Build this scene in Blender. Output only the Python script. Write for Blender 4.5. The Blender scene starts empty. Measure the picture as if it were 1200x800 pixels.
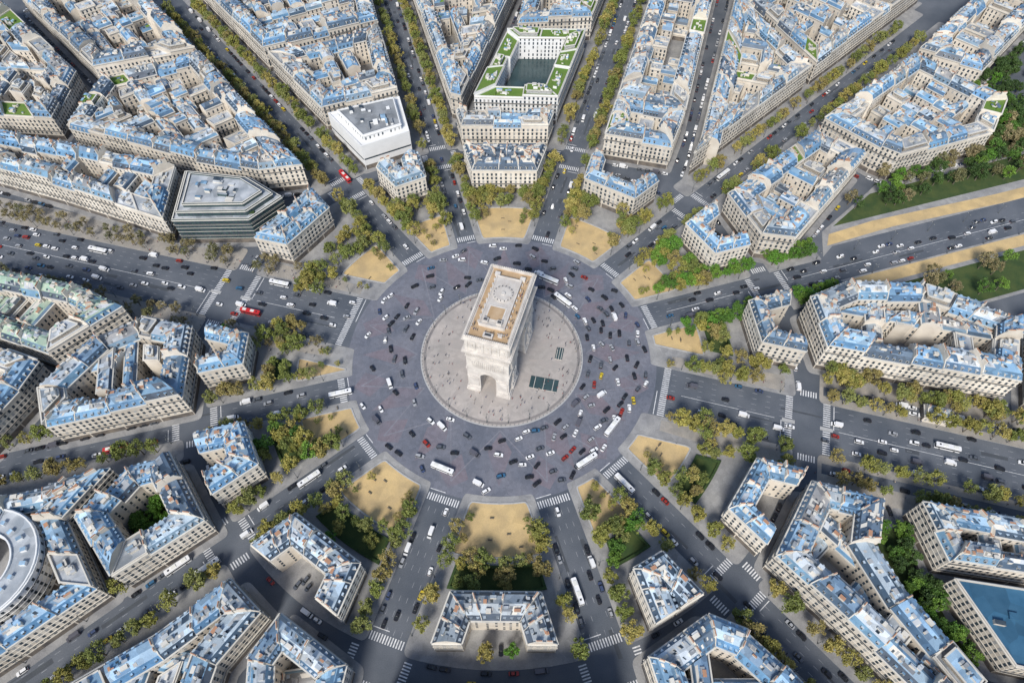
import bpy, math, random, bmesh
from mathutils import Vector, Matrix
rnd = random.Random(11)
scene = bpy.context.scene
COL = scene.collection

# ------------------------------------------------------------------ materials
def mk(name):
    m = bpy.data.materials.new(name); m.use_nodes = True
    nt = m.node_tree
    return m, nt, nt.nodes['Principled BSDF']

def mat(name, c1, c2=None, scale=0.3, rough=0.8, vor=0.0, vscale=0.25, rand=0.0, metal=0.0, objcol=False, fine=0.0, ramp=None, bump=0.0):
    m, nt, b = mk(name)
    N = nt.nodes.new; L = nt.links.new
    b.inputs['Roughness'].default_value = rough
    b.inputs['Metallic'].default_value = metal
    tc = N('ShaderNodeTexCoord')
    c2 = c2 or c1
    mix = N('ShaderNodeMixRGB')
    nz = N('ShaderNodeTexNoise'); nz.inputs['Scale'].default_value = scale; nz.inputs['Detail'].default_value = 5
    L(tc.outputs['Object'], nz.inputs['Vector'])
    rp = N('ShaderNodeValToRGB'); rp.color_ramp.elements[0].position = 0.35; rp.color_ramp.elements[1].position = 0.65
    L(nz.outputs['Fac'], rp.inputs['Fac']); L(rp.outputs['Color'], mix.inputs['Fac'])
    mix.inputs['Color1'].default_value = (*c1, 1); mix.inputs['Color2'].default_value = (*c2, 1)
    out = mix.outputs['Color']
    oi = N('ShaderNodeObjectInfo')
    if ramp:
        r2 = N('ShaderNodeValToRGB'); r2.color_ramp.interpolation = 'CONSTANT'
        els = r2.color_ramp.elements
        while len(els) < len(ramp): els.new(0.5)
        for i, c in enumerate(ramp):
            els[i].position = i/len(ramp); els[i].color = (*c, 1)
        L(oi.outputs['Random'], r2.inputs['Fac'])
        mm = N('ShaderNodeMixRGB'); mm.blend_type = 'MULTIPLY'; mm.inputs['Fac'].default_value = 1
        L(out, mm.inputs['Color1']); L(r2.outputs['Color'], mm.inputs['Color2']); out = mm.outputs['Color']
    if objcol:
        mm = N('ShaderNodeMixRGB'); mm.blend_type = 'MULTIPLY'; mm.inputs['Fac'].default_value = 1
        L(out, mm.inputs['Color1']); L(oi.outputs['Color'], mm.inputs['Color2']); out = mm.outputs['Color']
    def mulval(sock, lo, hi):
        nonlocal out
        mr = N('ShaderNodeMapRange'); mr.inputs['To Min'].default_value = lo; mr.inputs['To Max'].default_value = hi
        L(sock, mr.inputs['Value'])
        hv = N('ShaderNodeHueSaturation'); L(out, hv.inputs['Color']); L(mr.outputs['Result'], hv.inputs['Value'])
        out = hv.outputs['Color']
    if rand: mulval(oi.outputs['Random'], 1-rand, 1+rand)
    if vor:
        v = N('ShaderNodeTexVoronoi'); v.inputs['Scale'].default_value = vscale; L(tc.outputs['Object'], v.inputs['Vector'])
        sp = N('ShaderNodeSeparateColor'); L(v.outputs['Color'], sp.inputs['Color'])
        mulval(sp.outputs[0], 1-vor, 1+vor)
    if fine:
        n2 = N('ShaderNodeTexNoise'); n2.inputs['Scale'].default_value = 2.2; n2.inputs['Detail'].default_value = 3
        L(tc.outputs['Object'], n2.inputs['Vector']); mulval(n2.outputs['Fac'], 1-fine, 1+fine)
    if bump:
        bp = N('ShaderNodeBump'); bp.inputs['Strength'].default_value = bump
        n3 = N('ShaderNodeTexNoise'); n3.inputs['Scale'].default_value = 3.0; L(tc.outputs['Object'], n3.inputs['Vector'])
        L(n3.outputs['Fac'], bp.inputs['Height']); L(bp.outputs['Normal'], b.inputs['Normal'])
    L(out, b.inputs['Base Color'])
    return m

M = {}
M['asphalt'] = mat('asphalt', (.072,.085,.105), (.118,.130,.150), .045, .85, fine=.3)
M['patch'] = mat('asphalt_repair', (.055,.062,.075), (.07,.08,.09), .2, .85, fine=.2)
M['setts'] = mat('cobble_setts', (.108,.120,.152), (.165,.170,.200), .045, .8, vor=.10, vscale=.6, fine=.35)
M['sett_star'] = mat('red_setts', (.172,.148,.172), (.148,.145,.175), .08, .8, vor=.10, vscale=.6, fine=.35)
M['sett_light'] = mat('pale_setts', (.20,.20,.23), (.155,.16,.19), .08, .8, vor=.1, vscale=.6, fine=.3)
M['pave'] = mat('paving', (.22,.22,.225), (.31,.305,.295), .10, .85, vor=.10, vscale=.35, fine=.25)
M['dirt'] = mat('stabilised_gravel', (.33,.30,.26), (.25,.24,.225), .10, .9, vor=.08, vscale=.3, fine=.25)
M['kerb'] = mat('granite_kerb', (.42,.42,.41), (.34,.34,.34), .5, .8)
M['island'] = mat('granite_paving', (.41,.37,.34), (.33,.305,.285), .07, .8, vor=.08, vscale=.5, fine=.15)
M['island_d'] = mat('dark_granite', (.24,.22,.21), (.20,.185,.18), .2, .8, fine=.15)
M['island_s'] = mat('rose_granite', (.37,.33,.305), (.34,.315,.295), .2, .8, fine=.15)
M['sand'] = mat('sand_gravel', (.58,.42,.20), (.43,.32,.17), .10, .95, vor=.06, vscale=.2, fine=.22)
M['lawn'] = mat('lawn', (.03,.06,.016), (.06,.085,.022), .15, .95, fine=.4)
M['white'] = mat('road_paint', (.78,.78,.78), (.5,.5,.5), .8, .7)
M['worn'] = mat('worn_road_paint', (.42,.43,.45), (.2,.21,.23), .5, .8)
M['stone'] = mat('wall_stone', (.55,.495,.42), (.67,.615,.53), .15, .85, rand=.18, fine=.10)
M['stonew'] = mat('wall_white', (.76,.76,.75), (.70,.70,.69), .15, .8, fine=.06)
M['window'] = mat('window_glass', (.03,.045,.06), (.06,.08,.10), .5, .18)
M['blind'] = mat('window_blind', (.4,.4,.38), (.3,.3,.3), .5, .6)
M['slate'] = mat('slate_roof', (1,1,1), (.75,.80,.85), .2, .5, vor=.2, vscale=.3, fine=.2,
     ramp=[(.10,.20,.32),(.06,.10,.15),(.13,.27,.42),(.08,.15,.24),(.15,.27,.38),(.08,.10,.13),(.11,.24,.40),(.17,.25,.32),(.06,.09,.13),(.12,.22,.33)])
M['zinc'] = mat('zinc_roof', (1,1,1), (.70,.76,.83), .12, .45, vor=.34, vscale=.24, fine=.25, metal=.0,
     ramp=[(.29,.42,.54),(.42,.49,.54),(.16,.24,.33),(.36,.48,.58),(.23,.38,.53),(.50,.54,.57),(.32,.36,.39),(.20,.33,.45),(.34,.49,.62),(.29,.28,.27),(.44,.53,.60),(.13,.18,.24),(.28,.44,.58)])
M['pot'] = mat('chimney_pots', (.42,.22,.13), (.35,.20,.13), .8, .9)
M['iron'] = mat('balcony_iron', (.05,.055,.06), (.08,.08,.085), .8, .6)
M['trim'] = mat('cornice_stone', (.62,.59,.53), (.52,.50,.45), .2, .8, rand=.1, fine=.12)
M['shop'] = mat('shopfront', (.08,.075,.075), (.20,.17,.14), .25, .5)
M['green'] = mat('green_roof', (.09,.18,.025), (.12,.19,.035), .2, .95, fine=.4)
M['flat'] = mat('flat_roof', (.24,.27,.30), (.42,.44,.46), .12, .85, vor=.22, vscale=.2, fine=.15, rand=.3)
M['flatd'] = mat('flat_roof_felt', (.17,.185,.20), (.27,.285,.30), .12, .85, vor=.18, vscale=.2, fine=.15)
M['copper'] = mat('copper_roof', (.24,.38,.30), (.40,.46,.36), .15, .6, vor=.25, vscale=.22, fine=.2)
M['bluedark'] = mat('dark_blue_roof', (.025,.09,.16), (.04,.12,.20), .15, .5, vor=.2, vscale=.15, fine=.1)
M['darkglass'] = mat('dark_glass', (.03,.055,.06), (.05,.085,.09), .1, .15)
M['arcstone'] = mat('limestone', (.64,.60,.55), (.50,.465,.43), .22, .85, vor=.06, vscale=.4, fine=.12, bump=.25)
M['arctan'] = mat('terrace_tiles', (.40,.27,.15), (.48,.35,.22), .25, .85, fine=.2)
M['arcgrey'] = mat('terrace_slabs', (.46,.42,.38), (.55,.52,.48), .3, .85, fine=.15)
M['paint'] = mat('car_paint', (1,1,1), None, .3, .3, objcol=True)
M['cglass'] = mat('car_glass', (.02,.025,.03), None, .3, .1)
M['tyre'] = mat('tyre', (.02,.02,.02), None, .3, .9)
M['lamp'] = mat('headlamp', (.7,.7,.65), None, .3, .3)
M['tail'] = mat('tail_lamp', (.4,.02,.02), None, .3, .3)
M['bark'] = mat('bark', (.12,.10,.075), (.18,.155,.12), .8, .95)
M['leaf'] = mat('leaves', (1,1,1), (.55,.62,.60), .55, .7, objcol=True, rand=.15, fine=.4)
M['skin'] = mat('skin', (.45,.28,.2), None, .3, .7)
M['cloth'] = mat('cloth', (1,1,1), None, .3, .9, objcol=True)
M['trouser'] = mat('trousers', (.05,.06,.09), None, .3, .9)
M['metal'] = mat('lamp_metal', (.10,.11,.11), None, .3, .5)
M['hedge'] = mat('hedge', (.02,.045,.012), (.045,.08,.02), 1.2, .95, fine=.4, bump=.6)

# ------------------------------------------------------------------ mesh helper
class MB:
    def __init__(s): s.v=[]; s.f=[]; s.m=[]
    def face(s, pts, mi=0):
        n=len(s.v); s.v.extend(pts); s.f.append(tuple(range(n,n+len(pts)))); s.m.append(mi)
    def box(s, o, ax, hx, hy, z0, z1, mi=0, mt=None, bottom=False):
        ay=(-ax[1],ax[0])
        c=[(o[0]+ax[0]*a*hx+ay[0]*b*hy, o[1]+ax[1]*a*hx+ay[1]*b*hy) for a,b in((-1,-1),(1,-1),(1,1),(-1,1))]
        for i in range(4):
            p,q=c[i],c[(i+1)%4]
            s.face([(*p,z0),(*q,z0),(*q,z1),(*p,z1)],mi)
        s.face([(*p,z1) for p in c], mi if mt is None else mt)
        if bottom: s.face([(*p,z0) for p in reversed(c)],mi)
    def prism(s, poly, z0, z1, mi=0, mt=None):
        n=len(poly)
        for i in range(n):
            p,q=poly[i],poly[(i+1)%n]
            s.face([(*p,z0),(*q,z0),(*q,z1),(*p,z1)],mi)
        s.face([(*p,z1) for p in poly], mi if mt is None else mt)
    def loft(s, rings, mis, cap=0):
        for r in range(len(rings)-1):
            a,b=rings[r],rings[r+1]; n=len(a)
            for i in range(n):
                s.face([a[i],a[(i+1)%n],b[(i+1)%n],b[i]],mis[r])
        s.face(list(rings[-1]),cap)
    def cyl(s, c, r0, r1, z0, z1, n=8, mi=0, mt=None):
        a=[(c[0]+r0*math.cos(2*math.pi*i/n),c[1]+r0*math.sin(2*math.pi*i/n),z0) for i in range(n)]
        b=[(c[0]+r1*math.cos(2*math.pi*i/n),c[1]+r1*math.sin(2*math.pi*i/n),z1) for i in range(n)]
        s.loft([a,b],[mi],mi if mt is None else mt)
    def mesh(s, name, mats):
        me=bpy.data.meshes.new(name); me.from_pydata(s.v,[],s.f)
        for m in mats: me.materials.append(M[m])
        me.polygons.foreach_set('material_index',s.m); me.update()
        return me
    def obj(s, name, mats, parent=None):
        return put(name, s.mesh(name,mats), parent=parent)
def put(name, me, loc=(0,0,0), rz=0, sc=1, color=None, parent=None):
    o=bpy.data.objects.new(name,me); o.location=loc; o.rotation_euler=(0,0,rz)
    o.scale=(sc,sc,sc) if not isinstance(sc,tuple) else sc
    if color: o.color=(*color,1)
    if parent: o.parent=parent
    COL.objects.link(o); return o

def lerp(a,b,t): return (a[0]+(b[0]-a[0])*t, a[1]+(b[1]-a[1])*t)
def dist(a,b): return math.hypot(a[0]-b[0],a[1]-b[1])
def area(p): return .5*sum(p[i][0]*p[(i+1)%len(p)][1]-p[(i+1)%len(p)][0]*p[i][1] for i in range(len(p)))
def ccw(p): return list(p) if area(p)>0 else list(reversed(p))
def inset(poly, d):
    n=len(poly); ds=d if isinstance(d,(list,tuple)) else [d]*n
    out=[]
    for i in range(n):
        p0,p1,p2=poly[i-1],poly[i],poly[(i+1)%n]
        d0,d1=ds[i-1],ds[i]
        a=(p1[0]-p0[0],p1[1]-p0[1]); b=(p2[0]-p1[0],p2[1]-p1[1])
        la=math.hypot(*a) or 1; lb=math.hypot(*b) or 1
        a=(a[0]/la,a[1]/la); b=(b[0]/lb,b[1]/lb)
        na=(-a[1],a[0]); nb=(-b[1],b[0])
        cr=a[0]*b[1]-a[1]*b[0]
        if abs(cr)<.12:
            out.append((p1[0]+(na[0]*d0+nb[0]*d1)/2,p1[1]+(na[1]*d0+nb[1]*d1)/2)); continue
        q0=(p1[0]+na[0]*d0,p1[1]+na[1]*d0); q1=(p1[0]+nb[0]*d1,p1[1]+nb[1]*d1)
        t=((q1[0]-q0[0])*b[1]-(q1[1]-q0[1])*b[0])/cr
        q=(q0[0]+a[0]*t,q0[1]+a[1]*t)
        lim=3.0*max(abs(d0),abs(d1),.1)
        dd=dist(q,p1)
        if dd>lim: q=lerp(p1,q,lim/dd)
        out.append(q)
    return out
def inpoly(p,poly):
    c=False; n=len(poly)
    for i in range(n):
        a,b=poly[i],poly[i-1]
        if (a[1]>p[1])!=(b[1]>p[1]) and p[0]<(b[0]-a[0])*(p[1]-a[1])/(b[1]-a[1])+a[0]: c=not c
    return c

# ------------------------------------------------------------------ plan of the place (metres, arch near the origin)
C=(0,-2.2)
RO=81     # outer radius of the roundabout
RI=157    # back of the mansion plots
# angle, carriageway width, half distance between facades
AVS=[(17,17,22),(43,13,19),(73.5,14,19),(105.3,12,17),(128.5,14,19),(165.5,34,34),(195,15,19),(219.5,14,19),
     (251.7,17,19),(287.2,17,19),(310.5,15,17),(344.7,30,35)]
def P(k,d,l=0):
    a=math.radians(AVS[k%12][0]); return (C[0]+math.cos(a)*d-math.sin(a)*l, C[1]+math.sin(a)*d+math.cos(a)*l)
def loc(k,p):
    a=math.radians(AVS[k][0]); x,y=p[0]-C[0],p[1]-C[1]
    return (x*math.cos(a)+y*math.sin(a), -x*math.sin(a)+y*math.cos(a))
def Fp(k,d): return P(k,d,AVS[k][2])     # facade corner on the anticlockwise side
def Fm(k,d): return P(k,d,-AVS[k][2])
def pol(r,deg): return (C[0]+r*math.cos(math.radians(deg)), C[1]+r*math.sin(math.radians(deg)))
def sector(k,r0,r1,m0,m1=None,seg=10):
    m1=m0 if m1 is None else m1
    k2=(k+1)%12; o0=AVS[k][1]/2+m0; o1=AVS[k2][1]/2+m1
    t0=AVS[k][0]; t1=AVS[k2][0]+(360 if k2==0 else 0)
    def rng(r): return t0+math.degrees(math.asin(o0/r)), t1-math.degrees(math.asin(o1/r))
    a,b=rng(r0); pts=[pol(r0,a+(b-a)*i/seg) for i in range(seg+1)]
    a,b=rng(r1); pts+=[pol(r1,b+(a-b)*i/seg) for i in range(seg+1)]
    return ccw(pts)
def rounded(poly, r=4):
    out=[]; n=len(poly)
    for i in range(n):
        p0,p1,p2=poly[i-1],poly[i],poly[(i+1)%n]
        a=math.atan2(p1[1]-p0[1],p1[0]-p0[0]); b=math.atan2(p2[1]-p1[1],p2[0]-p1[0])
        t=abs((b-a+math.pi)%(2*math.pi)-math.pi)
        if t<.5: out.append(p1); continue
        q0=lerp(p1,p0,min(.45,r/max(.1,dist(p0,p1)))); q2=lerp(p1,p2,min(.45,r/max(.1,dist(p1,p2))))
        for j in range(5):
            s=j/4; out.append(lerp(lerp(q0,p1,s),lerp(p1,q2,s),s))
    return out

# ground
g=MB(); g.face([(-2500,-2500,0),(2500,-2500,0),(2500,2500,0),(-2500,2500,0)]); g.obj('asphalt_ground',['asphalt'])
def disc(name,r,z,m,r_in=0,seg=96):
    b=MB()
    for i in range(seg):
        a0,a1=360*i/seg,360*(i+1)/seg
        if r_in: b.face([(*pol(r_in,a0),z),(*pol(r,a0),z),(*pol(r,a1),z),(*pol(r_in,a1),z)])
    if not r_in: b.face([(*pol(r,360*i/seg),z) for i in range(seg)])
    b.obj(name,[m])
disc('roundabout_cobbles',84,.006,'setts')
b=MB()
for k in range(12):
    t0=AVS[k][0]; t1=AVS[(k+1)%12][0]+(360 if k==11 else 0); m=(t0+t1)/2
    b.face([(*pol(47,m),.012),(*pol(58,m-6),.012),(*pol(76,m),.012),(*pol(58,m+6),.012)])
    b.face([(*pol(62,t0),.012),(*pol(74,t0-6),.012),(*pol(81,t0),.012),(*pol(74,t0+6),.012)])
b.obj('star_paving_pattern',['sett_star'])
b=MB()
def strip(b,p,q,w,z):
    L=dist(p,q); n=(-(q[1]-p[1])/L*w/2,(q[0]-p[0])/L*w/2)
    b.face([(p[0]-n[0],p[1]-n[1],z),(q[0]-n[0],q[1]-n[1],z),(q[0]+n[0],q[1]+n[1],z),(p[0]+n[0],p[1]+n[1],z)])
for k in range(12):
    t0=AVS[k][0]; t1=AVS[(k+1)%12][0]+(360 if k==11 else 0); m=(t0+t1)/2
    z=.016+.0003*k
    strip(b,pol(46,m),pol(77,t0),.6,z); strip(b,pol(46,m),pol(77,t1),.6,z+.004)
b.obj('pale_sett_lines',['sett_light'])
b=MB()
for i in range(130):
    k=rnd.randrange(12); cw=AVS[k][1]/2; d=rnd.uniform(90,400); l=rnd.uniform(-cw+1.5,cw-1.5)
    strip(b,P(k,d,l),P(k,d+rnd.uniform(3,22),l),rnd.uniform(.7,2.6),.0045+.00005*i)
b.obj('tarmac_repairs',['patch'])
# central island
b=MB(); isl=[pol(44.3,3.75*i) for i in range(96)]; b.prism(isl,0,.14,1,1)
b.obj('island_kerb',['island','kerb'])
disc('arch_island_paving',43.6,.146,'island')
disc('island_ring_band',42.6,.152,'island_d',41.2)
b=MB()
for i in range(12):
    a=i*30+16
    b.face([(*pol(39,a),.158),(*pol(26,a-7),.158),(*pol(14,a),.158),(*pol(26,a+7),.158)])
b.obj('island_star_paving',['island_s'])

WD={0:(0,0),1:(0,0),2:(0,0),3:(0,0),4:(0,9),5:(9,0),6:(0,0),7:(0,0),8:(0,0),9:(0,0),10:(0,9),11:(9,0)}
for k in range(12):
    s=rounded(sector(k,RO,RI,0))
    b=MB(); b.prism(s,0,.13,1,0); b.obj('pavement',['pave','kerb'])
    wide,wide1=WD[k]
    s2=rounded(sector(k,RO+4,110,4.5+wide,4.5+wide1),3)
    b=MB(); b.face([(*p,.140) for p in s2]); b.obj('sand_square',['sand'])
    b=MB(); n=len(s2); s3=inset(s2,-.7)
    for i in range(n):
        j=(i+1)%n
        b.face([(*s2[i],.42),(*s2[j],.42),(*s3[j],.42),(*s3[i],.42)]); b.face([(*s3[i],.13),(*s3[j],.13),(*s3[j],.42),(*s3[i],.42)]); b.face([(*s2[i],.13),(*s2[j],.13),(*s2[j],.42),(*s2[i],.42)])
    b.obj('low_kerb_wall',['kerb'])
    mid=(AVS[k][0]+AVS[(k+1)%12][0]+(360 if k==11 else 0))/2
    for j in range(4):
        a=mid+rnd.uniform(-7,7); p=pol(rnd.uniform(90,107),a); u=(math.cos(math.radians(a+90)),math.sin(math.radians(a+90)))
        b=MB(); b.box(p,u,1.0,.22,.55,.62,0,bottom=True)
        for s_ in(1,-1): b.box((p[0]+u[0]*.8*s_,p[1]+u[1]*.8*s_),u,.06,.2,.14,.55,1)
        b.box((p[0]-u[1]*.24,p[1]+u[0]*.24),u,1.0,.03,.62,1.0,0,bottom=True); b.obj('park_bench',['bark','metal'])
    if k in (5,6,7,8,9,10,11):
        s4=sector(k,114,126,8+wide,8+wide1)
        b=MB(); b.face([(*p,.144) for p in s4]); b.obj('garden_lawn',['lawn'])
        s5=inset(s4,1.2)
        b=MB(); n=len(s4)
        for i in range(n):
            j=(i+1)%n; b.face([(*s4[i],1.3),(*s4[j],1.3),(*s5[j],1.3),(*s5[i],1.3)])
            b.face([(*s4[i],.1),(*s4[j],.1),(*s4[j],1.3),(*s4[i],1.3)]); b.face([(*s5[i],.1),(*s5[j],.1),(*s5[j],1.3),(*s5[i],1.3)])
        b.obj('hedge',['hedge'])

# ------------------------------------------------------------------ buildings
BM=['stone','window','slate','zinc','pot','iron','trim','shop','blind','flat']
def bmats(**kw):
    l=list(BM)
    for i,n in kw.items(): l[int(i[1:])]=n
    return l
BLANK=[False]
def wall(mb,P0,P1,cen,H,z0=0,front=True,dens=2.7,detail=True):
    L=dist(P0,P1)
    mb.face([(*P0,z0),(*P1,z0),(*P1,H),(*P0,H)],0)
    if L<2.2: return
    u=((P1[0]-P0[0])/L,(P1[1]-P0[1])/L); n=(u[1],-u[0])
    mid=lerp(P0,P1,.5)
    if (mid[0]-cen[0])*n[0]+(mid[1]-cen[1])*n[1]<0: n=(-n[0],-n[1])
    nc=max(1,int(L/dens)); st=L/nc
    def quad(a,b,za,zb,off,mi):
        p=(P0[0]+u[0]*a+n[0]*off,P0[1]+u[1]*a+n[1]*off); q=(P0[0]+u[0]*b+n[0]*off,P0[1]+u[1]*b+n[1]*off)
        mb.face([(*p,za),(*q,za),(*q,zb),(*p,zb)],mi)
    if front: quad(.3,L-.3,.1,3.5,.03,7)
    if BLANK[0] and front:
        quad(.3,L-.3,H*.42,H*.42+1.2,.04,1); return
    z=4.2 if front else 1.0
    if z0>1: z=z0+.2
    fl=0
    while z+2.7<=H+.01:
        for c in range(nc):
            a=(c+.5)*st
            w=.62 if front else .5
            if not front and rnd.random()<.15: continue
            quad(a-w,a+w,z+.35,z+2.4,.03,8 if rnd.random()<.18 else 1)
        if front and detail:
            if fl in(1,4): mb.box((mid[0]+n[0]*.4,mid[1]+n[1]*.4),u,L/2-.1,.4,z-.15,z+.05,6); quad(.1,L-.1,z+.05,z+.75,.8,5)
            else: mb.box((mid[0]+n[0]*.1,mid[1]+n[1]*.1),u,L/2,.1,z-.1,z+.08,6)
        z+=3.05; fl+=1
    mb.box((mid[0]+n[0]*.2,mid[1]+n[1]*.2),u,L/2,.35,H-.35,H+.12,6)
def lot(mb,A,B,Cc,D,H,style='haus',party=True,both=False,ends=(False,False)):
    cen=((A[0]+B[0]+Cc[0]+D[0])/4,(A[1]+B[1]+Cc[1]+D[1])/4)
    dep=(dist(A,D)+dist(B,Cc))/2; L=dist(A,B)
    if L<1 or dep<2: return
    wall(mb,A,B,cen,H,front=(style!='court'))
    wall(mb,D,Cc,cen,H,front=both)
    for e,(p,q) in enumerate(((A,D),(B,Cc))):
        if ends[e]: wall(mb,p,q,cen,H,front=True)
    u=((B[0]-A[0])/L,(B[1]-A[1])/L)
    if style=='flat':
        for p,q in((A,D),(B,Cc)): mb.face([(*p,0),(*q,0),(*q,H),(*p,H)],0)
        mb.face([(*A,H),(*B,H),(*Cc,H),(*D,H)],9)
        q=[A,B,Cc,D]; 
        if area(q)<0: q=q[::-1]
        r=inset(q,.5)
        for i in range(4):
            j=(i+1)%4
            mb.face([(*q[i],H+.9),(*q[j],H+.9),(*r[j],H+.9),(*r[i],H+.9)],6); mb.face([(*q[i],H),(*q[j],H),(*q[j],H+.9),(*q[i],H+.9)],0); mb.face([(*r[i],H),(*r[j],H),(*r[j],H+.9),(*r[i],H+.9)],0)
        if L>9 and dep>7 and rnd.random()<.6:
            q2=inset(q,2.2); mb.prism(q2,H+.01,H+2.9,0,rnd.choice((9,3)))
            for i in range(4):
                p0,p1=q2[i],q2[(i+1)%4]
                if dist(p0,p1)>3: wall(mb,p0,p1,cen,H+2.9,z0=H+.02,front=False)
            zt=H+2.9
        else: zt=H
        for _ in range(int(L*dep/32)+1):
            p=lerp(lerp(A,B,.2+.6*rnd.random()),lerp(D,Cc,.2+.6*rnd.random()),.25+.5*rnd.random())
            mb.box(p,u,.4+rnd.random()*1.4,.4+rnd.random()*.9,zt,zt+.6+rnd.random()*1.5,rnd.choice((0,6,9,6)),rnd.choice((9,3,6)))
        return
    if style=='court':
        a=.12; h1=.9+rnd.random()*1.2; h2=h1+.5+rnd.random()*1.2
    else:
        a=min(.3,(1.7+rnd.random()*.8)/dep); h1=3.0+rnd.random()*.5; h2=h1+.7+rnd.random()*1.3
    ts=[0,a,.5,1-a,1]; zs=[H,H+h1,H+h2,H+h1,H]
    def zp(t):
        for i in range(4):
            if t<=ts[i+1]: return zs[i]+(zs[i+1]-zs[i])*(t-ts[i])/(ts[i+1]-ts[i])
        return H
    Lp=[(*lerp(A,D,t),z) for t,z in zip(ts,zs)]; Rp=[(*lerp(B,Cc,t),z) for t,z in zip(ts,zs)]
    for i in range(4):
        mb.face([Lp[i],Rp[i],Rp[i+1],Lp[i+1]],2 if i in(0,3) else 3)
    mb.face([(*A,0)]+Lp+[(*D,0)],0); mb.face([(*B,0)]+Rp+[(*Cc,0)],0)
    for _ in range(int(L*dep/55)+1):
        t=rnd.choice((rnd.uniform(a+.02,.30),rnd.uniform(.52,.72))); tm=.49 if t<.5 else 1-a-.01
        s=rnd.uniform(.05,.75); s1=min(.98,s+rnd.uniform(2,7)/L); t1=min(tm,t+rnd.uniform(1.2,5)/dep); oz=.03+.004*rnd.randrange(6)
        if t1-t<.05: continue
        mb.face([(*lerp(lerp(A,B,x),lerp(D,Cc,x),y),zp(y)+oz) for x,y in((s,t),(s1,t),(s1,t1),(s,t1))],rnd.choice((2,9,9,3,6,2)))
    if party:
        th=.45/L; up=.55
        I=[(*lerp(lerp(A,B,th),lerp(D,Cc,th),t),z+up) for t,z in zip(ts,zs)]
        O=[(x,y,z+up) for x,y,z in Lp]
        for i in range(4):
            mb.face([O[i],I[i],I[i+1],O[i+1]],6)
            mb.face([(I[i][0],I[i][1],I[i][2]-up-.1),(I[i+1][0],I[i+1][1],I[i+1][2]-up-.1),I[i+1],I[i]],6)
            mb.face([Lp[i],Lp[i+1],O[i+1],O[i]],6)
        v=((D[0]-A[0]),(D[1]-A[1])); lv=math.hypot(*v); v=(v[0]/lv,v[1]/lv)
        for t in ((.3,.7) if dep>9 else (.5,)):
            t+=rnd.uniform(-.08,.08)
            hl=min(2.6,dep*.13)*rnd.uniform(.6,1.1)
            p=lerp(lerp(A,B,.5/L),lerp(D,Cc,.5/L),t); zt=zp(.5)+.9+rnd.random()*1.3
            mb.box(p,v,hl,.42,zp(t)-1.2,zt,0,6)
            mb.box(p,v,hl*.85,.16,zt,zt+.55,4)
    if style=='haus' and L>3:
        for side in (0,1):
            p0,p1,q0,q1=(A,B,D,Cc) if side==0 else (D,Cc,A,B)
            n=int(L/3.1) if side==0 else int(L/4)
            for c in range(n):
                if rnd.random()<.08: continue
                s=(c+.5)/n
                f=lerp(p0,p1,s); bk=lerp(q0,q1,s); dl=dist(f,bk)
                if dl<4: continue
                w=((bk[0]-f[0])/dl,(bk[1]-f[1])/dl)
                dd=a*dl
                cc=(f[0]+w[0]*(.45+dd/2),f[1]+w[1]*(.45+dd/2))
                mb.box(cc,w,dd/2,.6,H+.4,H+2.3,6 if side==0 else 2,3)
                fx=(f[0]+w[0]*.42,f[1]+w[1]*.42); uu=(-w[1],w[0])
                mb.face([(fx[0]-uu[0]*.45,fx[1]-uu[1]*.45,H+.6),(fx[0]+uu[0]*.45,fx[1]+uu[1]*.45,H+.6),(fx[0]+uu[0]*.45,fx[1]+uu[1]*.45,H+2.15),(fx[0]-uu[0]*.45,fx[1]-uu[1]*.45,H+2.15)],1)
    for _ in range(int(L*dep/24)):
        s=rnd.uniform(.1,.85); t=rnd.choice((rnd.uniform(a+.05,.38),rnd.uniform(.55,1-a-.12)))
        ds=rnd.uniform(.7,1.6)/L; dt=rnd.uniform(.8,1.8)/dep
        q=[(*lerp(lerp(A,B,x),lerp(D,Cc,x),y),zp(y)+.09) for x,y in((s,t),(s+ds,t),(s+ds,t+dt),(s,t+dt))]
        mb.face(q,rnd.choice((1,1,8,6)))
    for _ in range(int(L*dep/45)+1):
        s=rnd.uniform(.1,.9); t=rnd.uniform(.25,.75)
        mb.box(lerp(lerp(A,B,s),lerp(D,Cc,s),t),u,rnd.uniform(.3,1.5),rnd.uniform(.3,.9),zp(t)-.5,zp(t)+rnd.uniform(.5,1.8),rnd.choice((6,0,3)),rnd.choice((3,6,4,9)))

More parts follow.
